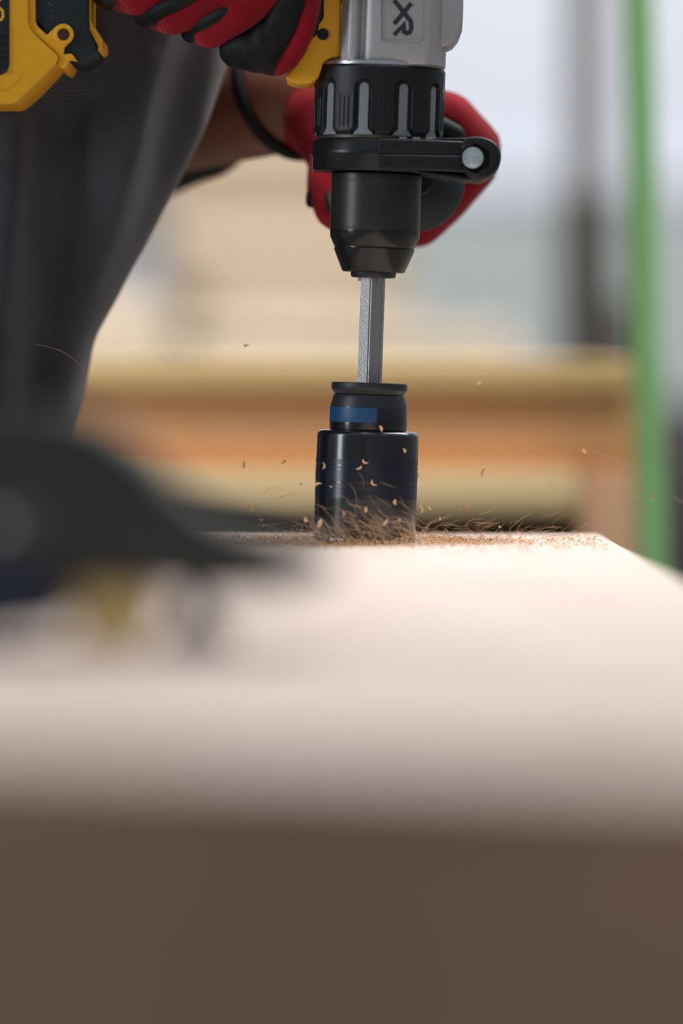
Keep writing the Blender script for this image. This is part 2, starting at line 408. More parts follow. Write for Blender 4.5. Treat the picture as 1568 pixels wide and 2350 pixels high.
# clutch ring: a height field on a cylinder
STR = [math.radians(a) for a in (-50.2, -14.2, 21.8, 57.8)]
PER = math.radians(36)
def sstep(a, b, x):
    t = max(0, min(1, (x - a) / (b - a))); return t * t * (3 - 2 * t)
bm = bmesh.new(); NT, NZ = 720, 62
rows = []
for j in range(NZ + 1):
    y = 158 + (316 - 158) * j / NZ
    row = []
    for i in range(NT):
        th = i / NT * 2 * math.pi
        d = (th - STR[1] + PER / 2) % PER - PER / 2
        u = abs(d) * 148
        r = 150.0
        # slot around each grey marker: arched top, flaring out at the bottom
        wslot = 21 + 5 * sstep(296, 314, y) * 1.6
        if y < 212: e = math.hypot(u, max(0, 212 - y)) - 21
        else: e = u - wslot
        r -= 8 * (1 - sstep(-3.5, 1.5, e))
        # four fine ridges on each pad
        v = abs(abs((th - STR[1]) % PER - PER / 2) * 148)
        if 226 < y < 302 and v < 19: r += 1.2 * max(0, math.cos(v / 10.5 * 2 * math.pi)) ** 4 * sstep(226, 232, y) * (1 - sstep(295, 302, y)) - .6
        r -= 3 * (1 - sstep(158, 163, y)) + 4 * sstep(309, 316, y)
        row.append(bm.verts.new((R(r) * math.sin(th), -R(r) * math.cos(th), T(y))))
    rows.append(row)
for A, B in zip(rows, rows[1:]):
    for i in range(NT): bm.faces.new((A[i], A[(i + 1) % NT], B[(i + 1) % NT], B[i]))
bm.faces.new(rows[0]); bm.faces.new(rows[-1])
link('clutch_ring', from_bm(bm, 'clutch_ring'), M_black, drill, OFF)
for k in range(10):
    bm = bmesh.new(); vs = []
    for j in range(25):
        y = 200 + (317 - 200) * j / 24
        hw = 10.5
        if y < 210: hw = math.sqrt(max(0.2, 10.5 ** 2 - (210 - y) ** 2))
        hw += 13 * sstep(302, 317, y)
        a0 = STR[1] + k * PER
        vs.append([[bm.verts.new((R(rr) * math.sin(a0 + s * hw / 147), -R(rr) * math.cos(a0 + s * hw / 147), T(y))) for s in (-1, -.5, 0, .5, 1)] for rr in (141, 145.5)])
    for A, B in zip(vs, vs[1:]):
        for i in range(4): bm.faces.new((A[1][i], A[1][i + 1], B[1][i + 1], B[1][i]))
        bm.faces.new((A[0][0], A[1][0], B[1][0], B[0][0])); bm.faces.new((A[1][4], A[0][4], B[0][4], B[1][4]))
    link('marker_strip', from_bm(bm, 'marker_strip'), M_grey, drill, OFF)
# little printed arrow near the right edge of the ring
bm = bmesh.new()
for (a, h, y0, y1) in ((76, 1.1, 172, 205), (74.5, 2.6, 198, 211)):
    q = [(a - h, y0), (a + h, y0), (a + h, y1), (a - h, y1)]
    bm.faces.new([bm.verts.new((R(151) * math.sin(math.radians(t)), -R(151) * math.cos(math.radians(t)), T(y))) for t, y in q])
link('printed_arrow', from_bm(bm, 'printed_arrow'), M_grey, drill, OFF, smooth=False)
rev('base_ring', [(R(90), T(314)), (R(137), T(315)), (R(139), T(317)), (R(138), T(324)), (R(90), T(326))], mat('worn_ring', (.10, .10, .085, 1), .4, .7), drill, OFF)
rev('washer', [(R(60), T(144)), (R(137), T(145)), (R(140), T(147)), (R(146), T(150)), (R(147), T(157)), (R(140), T(160)), (R(60), T(160))], mat('bright_ring', (.42, .43, .46, 1), .3, .8), drill, OFF)
# silver gearbox
sec = [(-94, -60), (-93, -104), (-89, -113), (-80, -118), (-76, -126), (-72, -129), (-60, -129), (-55, -126), (-51, -116), (-46, -113), (-40, -114), (-36, -127), (-31, -132), (-20, -134), (95, -134), (108, -130), (112, -124), (118, -117), (132, -100), (145, -70), (149, -30)]
sec = sec + [(x, -y) for x, y in sec[::-1]]
bm = bmesh.new(); rr = []
for (y, k) in ((154, .985), (151, 1), (120, 1), (60, 1), (0, 1), (-60, 1)):
    cx = 0
    rr.append([bm.verts.new((R(x * k + cx), R(v * k), T(y))) for x, v in sec])
for A, B in zip(rr, rr[1:]):
    for i in range(len(A)): bm.faces.new((A[i], A[(i + 1) % len(A)], B[(i + 1) % len(A)], B[i]))
bm.faces.new(rr[0]); bm.faces.new(rr[-1])
# shoulder bulge on the right
bul = [Lp(1000, 118), Lp(1022, 116), Lp(1040, 108), Lp(1053, 92), Lp(1059, 76), Lp(1061, 40), Lp(1063, -60), Lp(960, -60), Lp(985, 100)]
add_prism(bm, bul, -R(92), R(92), R(16), 5)
link('gearbox', from_bm(bm, 'gearbox'), M_alu, drill, OFF)
# badge frame and panel
def rrect(x0, y0, x1, y1, r, n=7):
    pts = []
    for cx, cy, a in ((x1 - r, y1 - r, 0), (x0 + r, y1 - r, 90), (x0 + r, y0 + r, 180), (x1 - r, y0 + r, 270)):
        for i in range(n):
            t = math.radians(a + 90 * i / (n - 1)); pts.append((cx + r * math.cos(t), cy + r * math.sin(t)))
    return pts
outer = [Lp(*p) for p in rrect(869, -70, 969, 108, 13)]; inner = [Lp(*p) for p in rrect(874, -65, 964, 103, 10)]
bm = bmesh.new(); n = len(outer)
oo = [bm.verts.new((x, R(-133.5), z)) for x, z in outer]; m1 = [bm.verts.new(((a[0] * .6 + b[0] * .4), R(-138.5), a[1] * .6 + b[1] * .4)) for a, b in zip(outer, inner)]
m2 = [bm.verts.new(((a[0] * .3 + b[0] * .7), R(-138.5), a[1] * .3 + b[1] * .7)) for a, b in zip(outer, inner)]; ii = [bm.verts.new((x, R(-133.0), z)) for x, z in inner]
for P, Q in ((oo, m1), (m1, m2), (m2, ii)):
    for i in range(n): bm.faces.new((P[i], P[(i + 1) % n], Q[(i + 1) % n], Q[i]))
bf = link('badge_frame', from_bm(bm, 'badge_frame'), M_alu, drill, OFF)
bp_ = prism('badge_panel', inner, R(-134.3), R(-132), mat('badge_metal', (.39, .39, .395, 1), .5, .7, .1, 2500, .3, 1800), drill, 0, OFF)
ML = mat('letter_ink', (.015, .02, .024, 1), .5)
XR = [[(903, 12), (941, 60), (942, 76), (938, 85), (931, 87), (925, 83), (925, 68), (903, 91)], [(942, 19), (903, 66)]]
def xr(paths): return paths
strokes_mesh('badge_letters', XR, 10.2, R(-135.0), R(-134), Lp, ML, drill, OFF)
# yellow nose guard of the handle, trigger, screw
yg = [(783, -320), (783, 0), (781, 139), (760, 140), (749, 143), (742, 151), (738, 166), (732, 182), (722, 193), (711, 198), (685, 198), (664, 193), (655, 184), (660, 176), (676, 158), (690, 128), (698, 90), (700, 30), (690, -20), (640, -30), (640, -230), (700, -320)]
prism('front_guard', [Lp(*p) for p in yg], R(-88), R(88), M_yellow, drill, R(9), OFF, 4)
blk = [(690, -60), (744, -50), (744, 45), (741, 54), (733, 62), (730, 82), (724, 92), (716, 95), (700, 80), (685, 0)]
prism('trigger_surround', [Lp(*p) for p in blk], R(-92), R(92), M_black, drill, R(4), OFF)
sc_ = Lp(742, 86)
bm = bmesh.new(); add_revolve(bm, [(0, R(-88.9)), (R(4), R(-88.9)), (R(5), R(-89.7)), (R(10.5), R(-89.9)), (R(12.6), R(-89.4)), (R(13.4), R(-88.6)), (R(13.4), R(-80)), (0, R(-80))], 32, ax=(sc_[0], 0, sc_[1]), axis='Y')
link('side_screw', from_bm(bm, 'side_screw'), M_black, drill, OFF)
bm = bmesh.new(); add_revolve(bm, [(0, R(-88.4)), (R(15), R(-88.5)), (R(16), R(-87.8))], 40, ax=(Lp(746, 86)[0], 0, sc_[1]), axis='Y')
link('screw_recess_shade', from_bm(bm, 'screw_recess_shade'), mat('yellow_shade', (.62, .25, .003, 1), .5), drill, OFF)  # darker yellow disc paints the shade at the side of the screw recess
# motor housing above the frame
rev('motor_housing', [(0, T(3)), (R(146), T(3)), (R(152), T(-6)), (R(156), T(-160)), (R(150), T(-420)), (R(140), T(-470)), (0, T(-470))], M_yellow, drill, OFF)
rev('motor_cap', [(0, T(-455)), (R(144), T(-455)), (R(146), T(-470)), (R(140), T(-560)), (R(110), T(-600)), (0, T(-606))], M_black, drill, OFF)
# handle
hp = [(790, -300), (790, 0), (700, 0), (560, 30), (420, 10), (240, 20), (215, 20), (215, -230), (300, -215), (560, -190), (660, -250)]
prism('handle', [Lp(*p) for p in hp], R(-78), R(78), M_black, drill, R(34), OFF, 5)
# battery: slate body, yellow shell, rim
def L_(pts): return [Lp(*p) for p in pts]
bt = [(40, 60), (95, 60), (118, 92), (140, 150), (176, 152), (188, 158), (210, 146), (234, 128), (212, 80), (212, 0), (212, -320), (40, -320)]
prism('battery_foot', L_(bt), R(-140), R(140), M_slate, drill, R(7), OFF)
sh = [(34, -330), (76, -330), (77, 60), (80, 76), (92, 92), (143, 138), (145, 146), (138, 158), (92, 205), (48, 246), (36, 249), (-60, 249), (-240, 200), (-250, -330)]
prism('battery_shell', L_(sh), R(-158), R(158), M_yellow, drill, R(14), OFF, 4)
rim = [(76, -330), (92, -330), (92, 60), (97, 72), (118, 92), (138, 73), (148, 67), (158, 66), (168, 70), (176, 80), (178, 92), (174, 104), (158, 120), (156, 136), (172, 134), (178, 139), (188, 153), (178, 150), (168, 150), (164, 160), (158, 169), (150, 167), (140, 160), (146, 143), (140, 134), (84, 84), (77, 70)]
prism('battery_rim', L_(rim), R(-150), R(150), M_yellow, drill, R(3), OFF)
e = Lp(156, 91)
bm = bmesh.new(); add_revolve(bm, [(0, R(-152.6)), (R(13.2), R(-152.6)), (R(14.2), R(-151))], 40, ax=(e[0], 0, e[1]), axis='Y'); 
link('strap_hole_shade', from_bm(bm, 'strap_hole_shade'), mat('hole_shade', (.05, .012, .002, 1), .8), drill, OFF)  # flat dark disc, the shade inside the hole put into its colour
bm = bmesh.new(); add_revolve(bm, [(R(13.6), R(-152)), (R(15), R(-154)), (R(19), R(-154)), (R(23), R(-150.5))], 48, ax=(e[0], 0, e[1]), axis='Y')
link('strap_eyelet', from_bm(bm, 'strap_eyelet'), M_yellow, drill, OFF)
sl = [(210, -330), (214, -330), (213, 54), (222, 70), (241, 100), (242, 116), (239, 121), (231, 125), (232, 116), (211, 76)]
prism('foot_edge', L_(sl), R(-120), R(120), M_yellow, drill, R(2), OFF)
pn = [(-200, -300), (34, -300), (34, 160), (30, 172), (22, 180), (8, 185), (-200, 185)]
prism('battery_panel', L_(pn), R(-162), R(-150), M_slate, drill, R(3), OFF)
for k, y in enumerate((86, 107, 123, 139, 155, 172)):
    h = 10 if k == 0 else 5
    pr = prism('grip_rib', L_([(-190, y - h), (29, y - h), (31, y), (29, y + h), (-190, y + h)]), R(-166), R(-160), M_slate, drill, R(2.5), OFF)
prism('battery_latch', L_([(-90, 186), (2, 186), (5, 196), (3, 214), (-90, 214)]), R(-163), R(-150), M_slate, drill, R(3), OFF)
# faint groove in the shell's lower corner, its shade painted as a darker stroke
strokes_mesh('shell_crease_shade', [[(62, 178), (57, 193), (46, 206), (30, 215), (5, 220), (-40, 222)]], 5, R(-158.6), R(-157), Lp, mat('crease_shade', (.70, .30, .003, 1), .5), drill, OFF)
MY2 = mat('letter_yellow', (.80, .42, .02, 1), .5)
strokes_mesh('battery_letters', [[(x - 922, y * .78 - 8) for x, y in p] for p in XR], 5.6, R(-162.8), R(-162), Lp, MY2, drill, OFF)
tcu = bpy.data.curves.new('moulded_letters', 'FONT'); tcu.body = 'DEWALT'; tcu.size = R(26); tcu.extrude = R(.8); tcu.align_x = 'RIGHT'
to = bpy.data.objects.new('tmp', tcu); COL.objects.link(to)
tm = bpy.data.meshes.new_from_object(to.evaluated_get(bpy.context.evaluated_depsgraph_get())); bpy.data.objects.remove(to)
p = Lp(115, 60)
tm.transform(Matrix(((0, 1, 0, p[0]), (0, 0, -1, R(-140.6)), (-1, 0, 0, p[1]), (0, 0, 0, 1))))
tm.materials.clear(); link('moulded_letters', tm, mat('moulded_slate', (.03, .042, .050, 1), .45), drill, OFF, smooth=False)
# ------------------------------------------------------------------ side handle (clamped on the collar, part of the drill)
bm = bmesh.new()
add_revolve(bm, [(R(104), T(398)), (R(146), T(397)), (R(149), T(393)), (R(149), T(366)), (R(152), T(361)), (R(152), T(352)), (R(149), T(347)), (R(149), T(330)), (R(146), T(326)), (R(104), T(325)), (R(104), T(398))], 96)
link('clamp_collar', from_bm(bm, 'clamp_collar'), M_black2, drill, OFF)
bm = bmesh.new()
add_prism(bm, L_([(866, 326), (1000, 330), (1064, 333), (1064, 362), (866, 360)]), R(-158), R(70), R(4))
add_prism(bm, L_([(866, 362), (1064, 365), (1064, 402), (1000, 399), (866, 396)]), R(-160), R(70), R(4))
add_prism(bm, L_([(880, 358), (1060, 360), (1060, 367), (880, 366)]), R(-155), R(60), 0)
add_prism(bm, L_([(960, 325), (1075, 324), (1075, 330), (960, 330)]), R(-140), R(60), R(2))
add_prism(bm, L_([(962, 398), (1075, 410), (1085, 418), (1060, 419), (1000, 409), (962, 403)]), R(-130), R(60), R(2))
link('clamp_arm', from_bm(bm, 'clamp_arm'), M_black, drill, OFF)
for k in range(5):
    x = 915 + k * 30
    bm = bmesh.new(); add_prism(bm, L_([(x, 322.5 + k * .6), (x + 17, 323 + k * .6), (x + 17, 328 + k * .6), (x, 328 + k * .6)]), R(-150), R(-120), R(1))
    link('arm_tooth', from_bm(bm, 'arm_tooth'), M_grey if k in (0, 1, 2) else M_black, drill, OFF)
bo = smooth_poly([(1066, 323), (1100, 322), (1128, 332), (1143, 352), (1144, 382), (1130, 407), (1104, 420), (1076, 417), (1058, 400), (1052, 372), (1054, 340)], 2)
bo = L_(bo)
cb = Lp(1087, 372)
hexo = [(cb[0] + R(37) * math.cos(math.radians(30 + 60 * k)), cb[1] + R(37) * math.sin(math.radians(30 + 60 * k))) for k in range(6)]
n = len(bo)
bm = bmesh.new()
inn = []
for (x, z) in bo:      # hexagonal pocket ray-matched to the outline
    a = math.atan2(z - cb[1], x - cb[0]); aa = (a - 0) % (math.pi / 3) - math.pi / 6
    r = R(34) * math.cos(math.pi / 6) / math.cos(((a + math.pi / 6) % (math.pi / 3)) - math.pi / 6) * 1.04
    inn.append((cb[0] + r * math.cos(a), cb[1] + r * math.sin(a)))
def lerp(a, b, t): return (a[0] + (b[0] - a[0]) * t, a[1] + (b[1] - a[1]) * t)
lay = [[(x, R(95), z) for x, z in bo], [(x, R(-160), z) for x, z in bo], [(*lerp(o_, i_, .12)[:1], R(-167), lerp(o_, i_, .12)[1]) for o_, i_ in zip(bo, inn)],
       [(lerp(o_, i_, .6)[0], R(-170), lerp(o_, i_, .6)[1]) for o_, i_ in zip(bo, inn)], [(x, R(-168), z) for x, z in inn], [(x, R(-135), z) for x, z in inn]]
vv = [[bm.verts.new(p) for p in l] for l in lay]
for A, B in zip(vv, vv[1:]):
    for i in range(n): bm.faces.new((A[i], A[(i + 1) % n], B[(i + 1) % n], B[i]))
bm.faces.new(vv[0]); bm.faces.new(vv[-1])
link('clamp_boss', from_bm(bm, 'clamp_boss'), M_black, drill, OFF)
bc = Lp(1080, 370)
bm = bmesh.new(); add_revolve(bm, [(0, R(-165)), (R(12), R(-165.4)), (R(18), R(-164.2)), (R(24), R(-163.5)), (R(26.5), R(-160)), (R(27), R(-140)), (0, R(-138))], 6 * 8, ax=(bc[0], 0, bc[1]), axis='Y')
link('hex_bolt', from_bm(bm, 'hex_bolt'), M_bolt, drill, OFF)
# round flange and grip pointing away from the camera
fl = Lp(955, 402)
bm = bmesh.new(); add_revolve(bm, [(0, .052), (R(60), .052), (R(84), .054), (R(116), .062), (R(122), .066), (R(120), .070), (R(90), .072), (0, .072)], 64, ax=(fl[0], 0, fl[1]), axis='Y')
link('handle_flange', from_bm(bm, 'handle_flange'), M_slate, drill, OFF)
bm = bmesh.new(); add_revolve(bm, [(0, .015), (R(42), .015), (R(42), .055), (R(72), .07), (R(80), .10), (R(84), .13), (R(80), .165), (R(70), .185), (R(40), .19), (0, .19)], 48, ax=(fl[0], 0, fl[1]), axis='Y')
link('side_grip', from_bm(bm, 'side_grip'), M_black, drill, OFF)
# ------------------------------------------------------------------ the person
PO = Vector((-.55, .2, 0))
person = thing('person', 'person squatting at the left in charcoal jeans and red work gloves, holding the drill', 'person', PO)
hipR, hipL = Vector((-.56, .12, .52)), Vector((-.57, .34, .52))
kneeR, ankR = Vector((-.135, .105, .555)), Vector((-.262, .105, .10))
kneeL, ankL = Vector((-.20, .47, .56)), Vector((-.36, .47, .10))
shR, shL = Vector((-.36, .05, .97)), Vector((-.37, .41, .80))
elR, wrR = Vector((-.34, -.11, .74)), Vector((-.085, -.005, .685))
elL, wrL = Vector((-.235, .34, .525)), W(650, 225, .15)
chest, belly = Vector((-.42, .23, .80)), Vector((-.55, .23, .62))
neck, headc = Vector((-.29, .22, .97)), Vector((-.215, .20, 1.09))
def at(p, r): return (tuple(p), r)
skin_ch = [
    [at(belly, .13), at(chest, .14), at((shR + shL) / 2, .10), at(neck, .06), at(headc, .07)],
    [at(chest, .10), at(shR, .055), at(elR, .042), at(wrR, .029)],
    [at(chest, .10), at(shL, .055), at(elL, .043), at(lerp3 if False else (elL * .55 + wrL * .45), .043), at(wrL, .030)],
    [at(belly, .12), at(hipR, .10), at(kneeR, .05), at(ankR, .035), at(ankR + Vector((.10, 0, -.05)), .03)],
    [at(belly, .12), at(hipL, .10), at(kneeL, .05), at(ankL, .035), at(ankL + Vector((.10, 0, -.05)), .03)],
    [at(headc + Vector((.0, 0, .05)), .085), at(headc + Vector((-.025, 0, .045)), .088), at(headc + Vector((.045, 0, -.03)), .055), at(headc + Vector((.06, 0, -.065)), .03)],
    [at(headc + Vector((.082, 0, .03)), .014), at(headc + Vector((.10, 0, -.002)), .014)],
    [at(headc + Vector((.078, .018, -.035)), .010), at(headc + Vector((.084, 0, -.036)), .010), at(headc + Vector((.078, -.018, -.035)), .010)],
    [at(headc + Vector((0, .088, .03)), .014), at(headc + Vector((-.01, .093, .005)), .012)],
    [at(headc + Vector((0, -.088, .03)), .014), at(headc + Vector((-.01, -.093, .005)), .012)],
]
body = blob('body', skin_ch, M_skin, person, .006, 6, loc=PO)
blob('shirt', [
    [at(belly, .155), at(chest, .165), at((shR + shL) / 2, .115), at(neck + Vector((-.02, 0, -.03)), .075)],
    [at(chest, .12), at(shR, .075), at(shR.lerp(elR, .6), .062)],
    [at(chest, .12), at(shL, .075), at(shL.lerp(elL, .75), .060)]], M_shirt, person, .007, 5, loc=PO,
    warp=lambda c: .004 * noise.noise(c * 14))
blob('hair', [[at(headc + Vector((-.02, 0, .075)), .088), at(headc + Vector((-.055, 0, .03)), .078)], [at(headc + Vector((.03, 0, .105)), .062), at(headc + Vector((-.03, 0, .10)), .075)]], M_hair, person, .005, 4, loc=PO, warp=lambda c: .003 * noise.noise(c * 60))
for s in (-1, 1):
    bm = bmesh.new(); bmesh.ops.create_uvsphere(bm, u_segments=20, v_segments=12, radius=.013)
    ey = link('eye', from_bm(bm, 'eye'), M_eye, person, headc + Vector((.071, s * .031, .028)) - PO)
    bm = bmesh.new(); bmesh.ops.create_uvsphere(bm, u_segments=16, v_segments=8, radius=.006)
    link('iris', from_bm(bm, 'iris'), M_iris, ey, (.0085, 0, -.003))
# trousers: the near lower leg is lofted to its silhouette, then welded to the rest
edge = [(40, 545), (150, 521), (220, 497), (290, 472), (360, 437), (430, 402), (500, 364), (560, 331), (620, 298), (680, 268), (735, 238), (780, 215), (830, 205), (880, 194), (930, 182), (985, 163), (1100, 128), (1300, 90), (1500, 60), (1800, 20), (2100, -20)]
LY = .105
FOLDS = ((-120, -130, -150, 40, .012), (62, 48, 22, 30, .013), (175, 140, 85, 60, -.016), (385, 285, 170, 38, .013), (455, 372, 215, 26, -.006), (500, 420, 240, 18, .003), (300, 215, 130, 22, .004))
def loft(bm):
    NA = 96; prev = None; rings = []
    for i in range(len(edge) * 6 - 5):
        a = i / 6; k = min(int(a), len(edge) - 2); t = a - k
        py = edge[k][0] * (1 - t) + edge[k + 1][0] * t; px = edge[k][1] * (1 - t) + edge[k + 1][1] * t
        p = W(px, py, LY)
        hw = .090 - .012 * sstep(300, 900, py) - .014 * sstep(900, 1900, py)      # half width
        hd = .072 - .006 * sstep(700, 1900, py)
        cx = p.x - hw
        ring = []
        for j in range(NA):
            th = j / NA * 2 * math.pi
            x = cx + hw * math.cos(th); y = LY + hd * math.sin(th)
            if math.sin(th) < 0:
                qx = x * F / (D + LY) + 784; f = 0
                for (x0, x1, x2, wd, amp) in FOLDS:      # fold line through rows 100, 500, 900
                    t = (py - 100) / 400
                    xc = x0 + (x1 - x0) * t if t < 1 else x1 + (x2 - x1) * (t - 1)
                    f += amp * math.exp(-((qx - xc) / wd) ** 2)
                y -= f * min(1, -math.sin(th) * 2.2)
            else:
                y += .006 * math.sin(th * 7 + py / 300)
            ring.append(bm.verts.new((x, y, p.z)))
        rings.append(ring)
    for A, B in zip(rings, rings[1:]):
        for i in range(NA): bm.faces.new((A[i], A[(i + 1) % NA], B[(i + 1) % NA], B[i]))
    bm.faces.new(rings[0]); bm.faces.new(rings[-1][::-1])
kc = W(420, 30, LY)
def jean_warp(c):
    v = Vector((c.x * 9, c.y * 9, c.z * 3.2))
    return .0038 * noise.noise(v * 1.4) + .0018 * noise.noise(Vector((c.x * 40, c.y * 40, c.z * 12)))
tro_c = [[at(belly, .165), at(hipR, .135), at(Vector((-.145, .105, .57)), .086)],
         [at(belly, .165), at(hipL, .135), at(kneeL, .088), at(ankL + Vector((-.01, 0, .03)), .068)]]
trs = blob('jeans', tro_c, M_jean, person, .0045, 5, warp=jean_warp, extra=loft, loc=PO)
for (p, nm) in ((ankR, 'boot'), (ankL, 'boot')):
    q = p + Vector((-.025 if p is ankR else 0, 0, 0))
    bo_ = blob(nm, [[at(q + Vector((-.01, 0, .03)), .046), at(q + Vector((0, 0, -.045)), .046), at(q + Vector((.12, 0, -.058)), .040), at(q + Vector((.19, 0, -.062)), .036)], [at(q + Vector((-.04, 0, -.06)), .038), at(q + Vector((0, 0, -.05)), .042)]], M_boot, person, .005, 4, loc=PO)
    for v in bo_.data.vertices: v.co.z = max(v.co.z, .003)
# near glove (right hand) closed over the handle; a red knit skin with black panels
def P(px, py, Y, r): return (tuple(W(px, py, Y)), r / K)
gR = [
    [P(600, -260, -.012, 110), P(640, -200, -.030, 95), P(620, -150, -.038, 60)],
    [P(700, -260, 0, 150), P(600, -280, 0, 150), P(480, -300, 0, 130)],
    # little, ring, middle fingers: knuckle, bend below, back up behind the handle
    [P(560, -150, -.026, 44), P(440, -66, -.030, 43), P(316, -6, -.022, 43), P(280, -10, .000, 40), P(330, -60, .024, 38)],
    [P(640, -130, -.028, 46), P(520, -28, -.031, 42), P(398, 42, -.022, 40), P(370, 36, .002, 40), P(410, -20, .025, 38)],
    [P(730, -120, -.030, 48), P(630, -38, -.031, 46), P(556, 24, -.030, 45), P(484, 68, -.021, 45), P(460, 60, .002, 42), P(500, 0, .026, 38)],
    [P(740, -160, -.028, 50), P(712, -60, -.030, 46), P(660, 60, -.022, 46), P(618, 118, -.016, 54), P(620, 122, .004, 52), P(680, 60, .024, 40)],
    # thumb on the far side
    [P(640, -280, .03, 60), P(660, -200, .045, 52), P(740, -130, .045, 45), P(790, -80, .04, 40)],
]
gr = blob('glove', gR, M_red, person, .0016, 3, loc=PO)
blob('glove_panel', [[P(334, 38, -.017, 27), P(372, 22, -.0265, 24), P(410, 6, -.0310, 20), P(450, -8, -.0335, 15), P(480, -28, -.035, 10)]], M_pad, gr, .0015, 2, loc=PO)
blob('glove_panel', [[P(440, 74, -.016, 27), P(470, 54, -.0265, 24), P(505, 34, -.0318, 20), P(538, 18, -.0350, 14), P(560, 6, -.037, 7)]], M_pad, gr, .0015, 2, loc=PO)
bp1 = blob('glove_panel', [[P(548, 112, -.018, 48), P(600, 112, -.022, 56), P(645, 60, -.025, 52), P(672, -20, -.028, 52), P(690, -90, -.03, 50)], [P(600, 112, -.020, 58), P(632, 118, -.018, 57)]], M_pad, gr, .0016, 3, loc=PO, warp=lambda c: .0009 * math.sin(c.x * 620 + c.z * 220) * noise.noise(c * 60))
blob('glove_edge', [[P(722, -80, -.028, 24), P(716, -20, -.030, 25), P(708, 30, -.030, 25), P(696, 75, -.029, 25), P(679, 112, -.0275, 25), P(660, 138, -.025, 25), P(640, 152, -.021, 24)]], M_red, gr, .0012, 2, loc=PO)
blob('glove_cuff', [[P(430, -330, 0, 150), P(390, -335, 0, 152)]], M_pad, gr, .004, 2, loc=PO)
# far glove (left hand) round the side grip, seen end on
gL = [[P(655, 225, .150, 118), P(760, 262, .145, 122), P(860, 250, .130, 112)]]
for k, (Y, s) in enumerate(((.086, 1.0), (.108, 1.04), (.130, 1.0), (.151, .9))):
    cx, cz = 960, 395
    def Q(x, y, r, dy=0): return P(cx + (x - cx) * s, cz + (y - cz) * s, Y + dy, r * s)
    gL.append([P(800, 250, .135, 70), Q(920, 240, 54), Q(1032, 268, 53), Q(1098, 336, 50), Q(1092, 385, 47), Q(1022, 466, 46), Q(964, 517, 48), Q(900, 520, 44)])
gL.append([P(730, 270, .125, 85), P(765, 370, .110, 62), P(757, 430, .095, 58), P(768, 482, .088, 50), P(830, 505, .08, 44)])
gl = blob('glove', gL, M_red, person, .0022, 3, loc=PO)
blob('glove_panel', [[P(715, 446, .090, 15), P(714, 466, .090, 15)]], M_pad, gl, .0015, 1, loc=PO)
blob('glove_panel', [[P(735, 395, .098, 9), P(748, 435, .084, 9), P(760, 480, .076, 9), P(775, 505, .076, 8)]], M_pad, gl, .0012, 1, loc=PO)
blob('glove_panel', [[P(1012, 290, .070, 24), P(1046, 306, .070, 22), P(1060, 330, .071, 18)]], M_pad, gl, .0015, 1, loc=PO)
# cuff ring round the wrist
dirv = (elL - wrL).normalized(); cc = W(652, 212, .155)
side = dirv.cross(Vector((0, 0, 1))).normalized(); up = side.cross(dirv).normalized()
ring = []
for i in range(25):
    a = i / 24 * 2 * math.pi
    p = cc + side * .0335 * math.cos(a) + up * .033 * math.sin(a) + dirv * (.010 * math.sin(a) )
    ring.append((tuple(p), .0042))
blob('glove_cuff', [ring], M_pad, gl, .0015, 2, loc=PO)
blob('arm_band', [[at(W(352, 335, .262), .0300), at(W(420, 316, .246), .0270), at(W(480, 305, .235), .0250), at(W(530, 295, .226), .0180)]], M_pad, person, .003, 3, loc=PO)
# ------------------------------------------------------------------ bar clamp in the foreground (on the beam, out of focus)
CY = -.80
def Cp(px, py): 
    v = W(px, py, CY); return (v.x, v.z - Z0)
cl = thing('bar_clamp', 'large dark bar clamp with a blue grip in the blurred foreground', 'clamp', (0, 0, Z0))
jaw = smooth_poly([(-700, 900), (-200, 930), (60, 925), (200, 945), (310, 1005), (400, 1100), (485, 1175), (615, 1228), (740, 1266), (790, 1294), (740, 1325), (640, 1352), (480, 1362), (330, 1338), (150, 1335), (-200, 1335), (-700, 1330)], 2)
prism('jaw', [Cp(*p) for p in jaw], CY - .022, CY + .022, M_cl, cl, .004)
prism('grip', [Cp(*p) for p in smooth_poly([(-640, 1270), (120, 1290), (165, 1340), (178, 1400), (120, 1440), (-300, 1470), (-640, 1470)], 1)], CY - .027, CY + .027, M_clb, cl, .004)
prism('pad_holder', [Cp(*p) for p in [(165, 1335), (350, 1335), (365, 1380), (340, 1465), (250, 1480), (185, 1465)]], CY - .018, CY + .018, M_cly, cl, .003)
zt = Cp(0, 1355)[1]
bm = bmesh.new(); add_revolve(bm, [(0, 0.0004), (.011, .0004), (.012, .002), (.010, .005), (.0045, .007), (.004, zt + .004), (0, zt + .004)], 40, ax=(Cp(450, 0)[0], CY + .006, 0))
link('pressure_pad', from_bm(bm, 'pressure_pad'), M_cl, cl)
rc = Cp(62, 1212)
bm = bmesh.new(); add_revolve(bm, [(0, CY - .026), (.0055, CY - .0285), (.0085, CY - .026), (.0095, CY - .020), (0, CY - .020)], 32, ax=(rc[0], 0, rc[1]), axis='Y')
link('rivet', from_bm(bm, 'rivet'), mat('rivet_steel', (.10, .10, .09, 1), .3, .9), cl)
bm = bmesh.new(); add_box(bm, Cp(-560, 0)[0], Cp(-470, 0)[0], CY - .006, CY + .006, -.28, .13, .001)
link('bar', from_bm(bm, 'bar'), M_steel, cl)
prism('lower_jaw', [(Cp(-600, 0)[0], -.13), (Cp(-430, 0)[0], -.13), (Cp(-230, 0)[0], -.105), (Cp(-230, 0)[0], -.0865), (Cp(-300, 0)[0], -.0865), (Cp(-430, 0)[0], -.10), (Cp(-600, 0)[0], -.10)], CY - .016, CY + .016, M_cl, cl, .003)
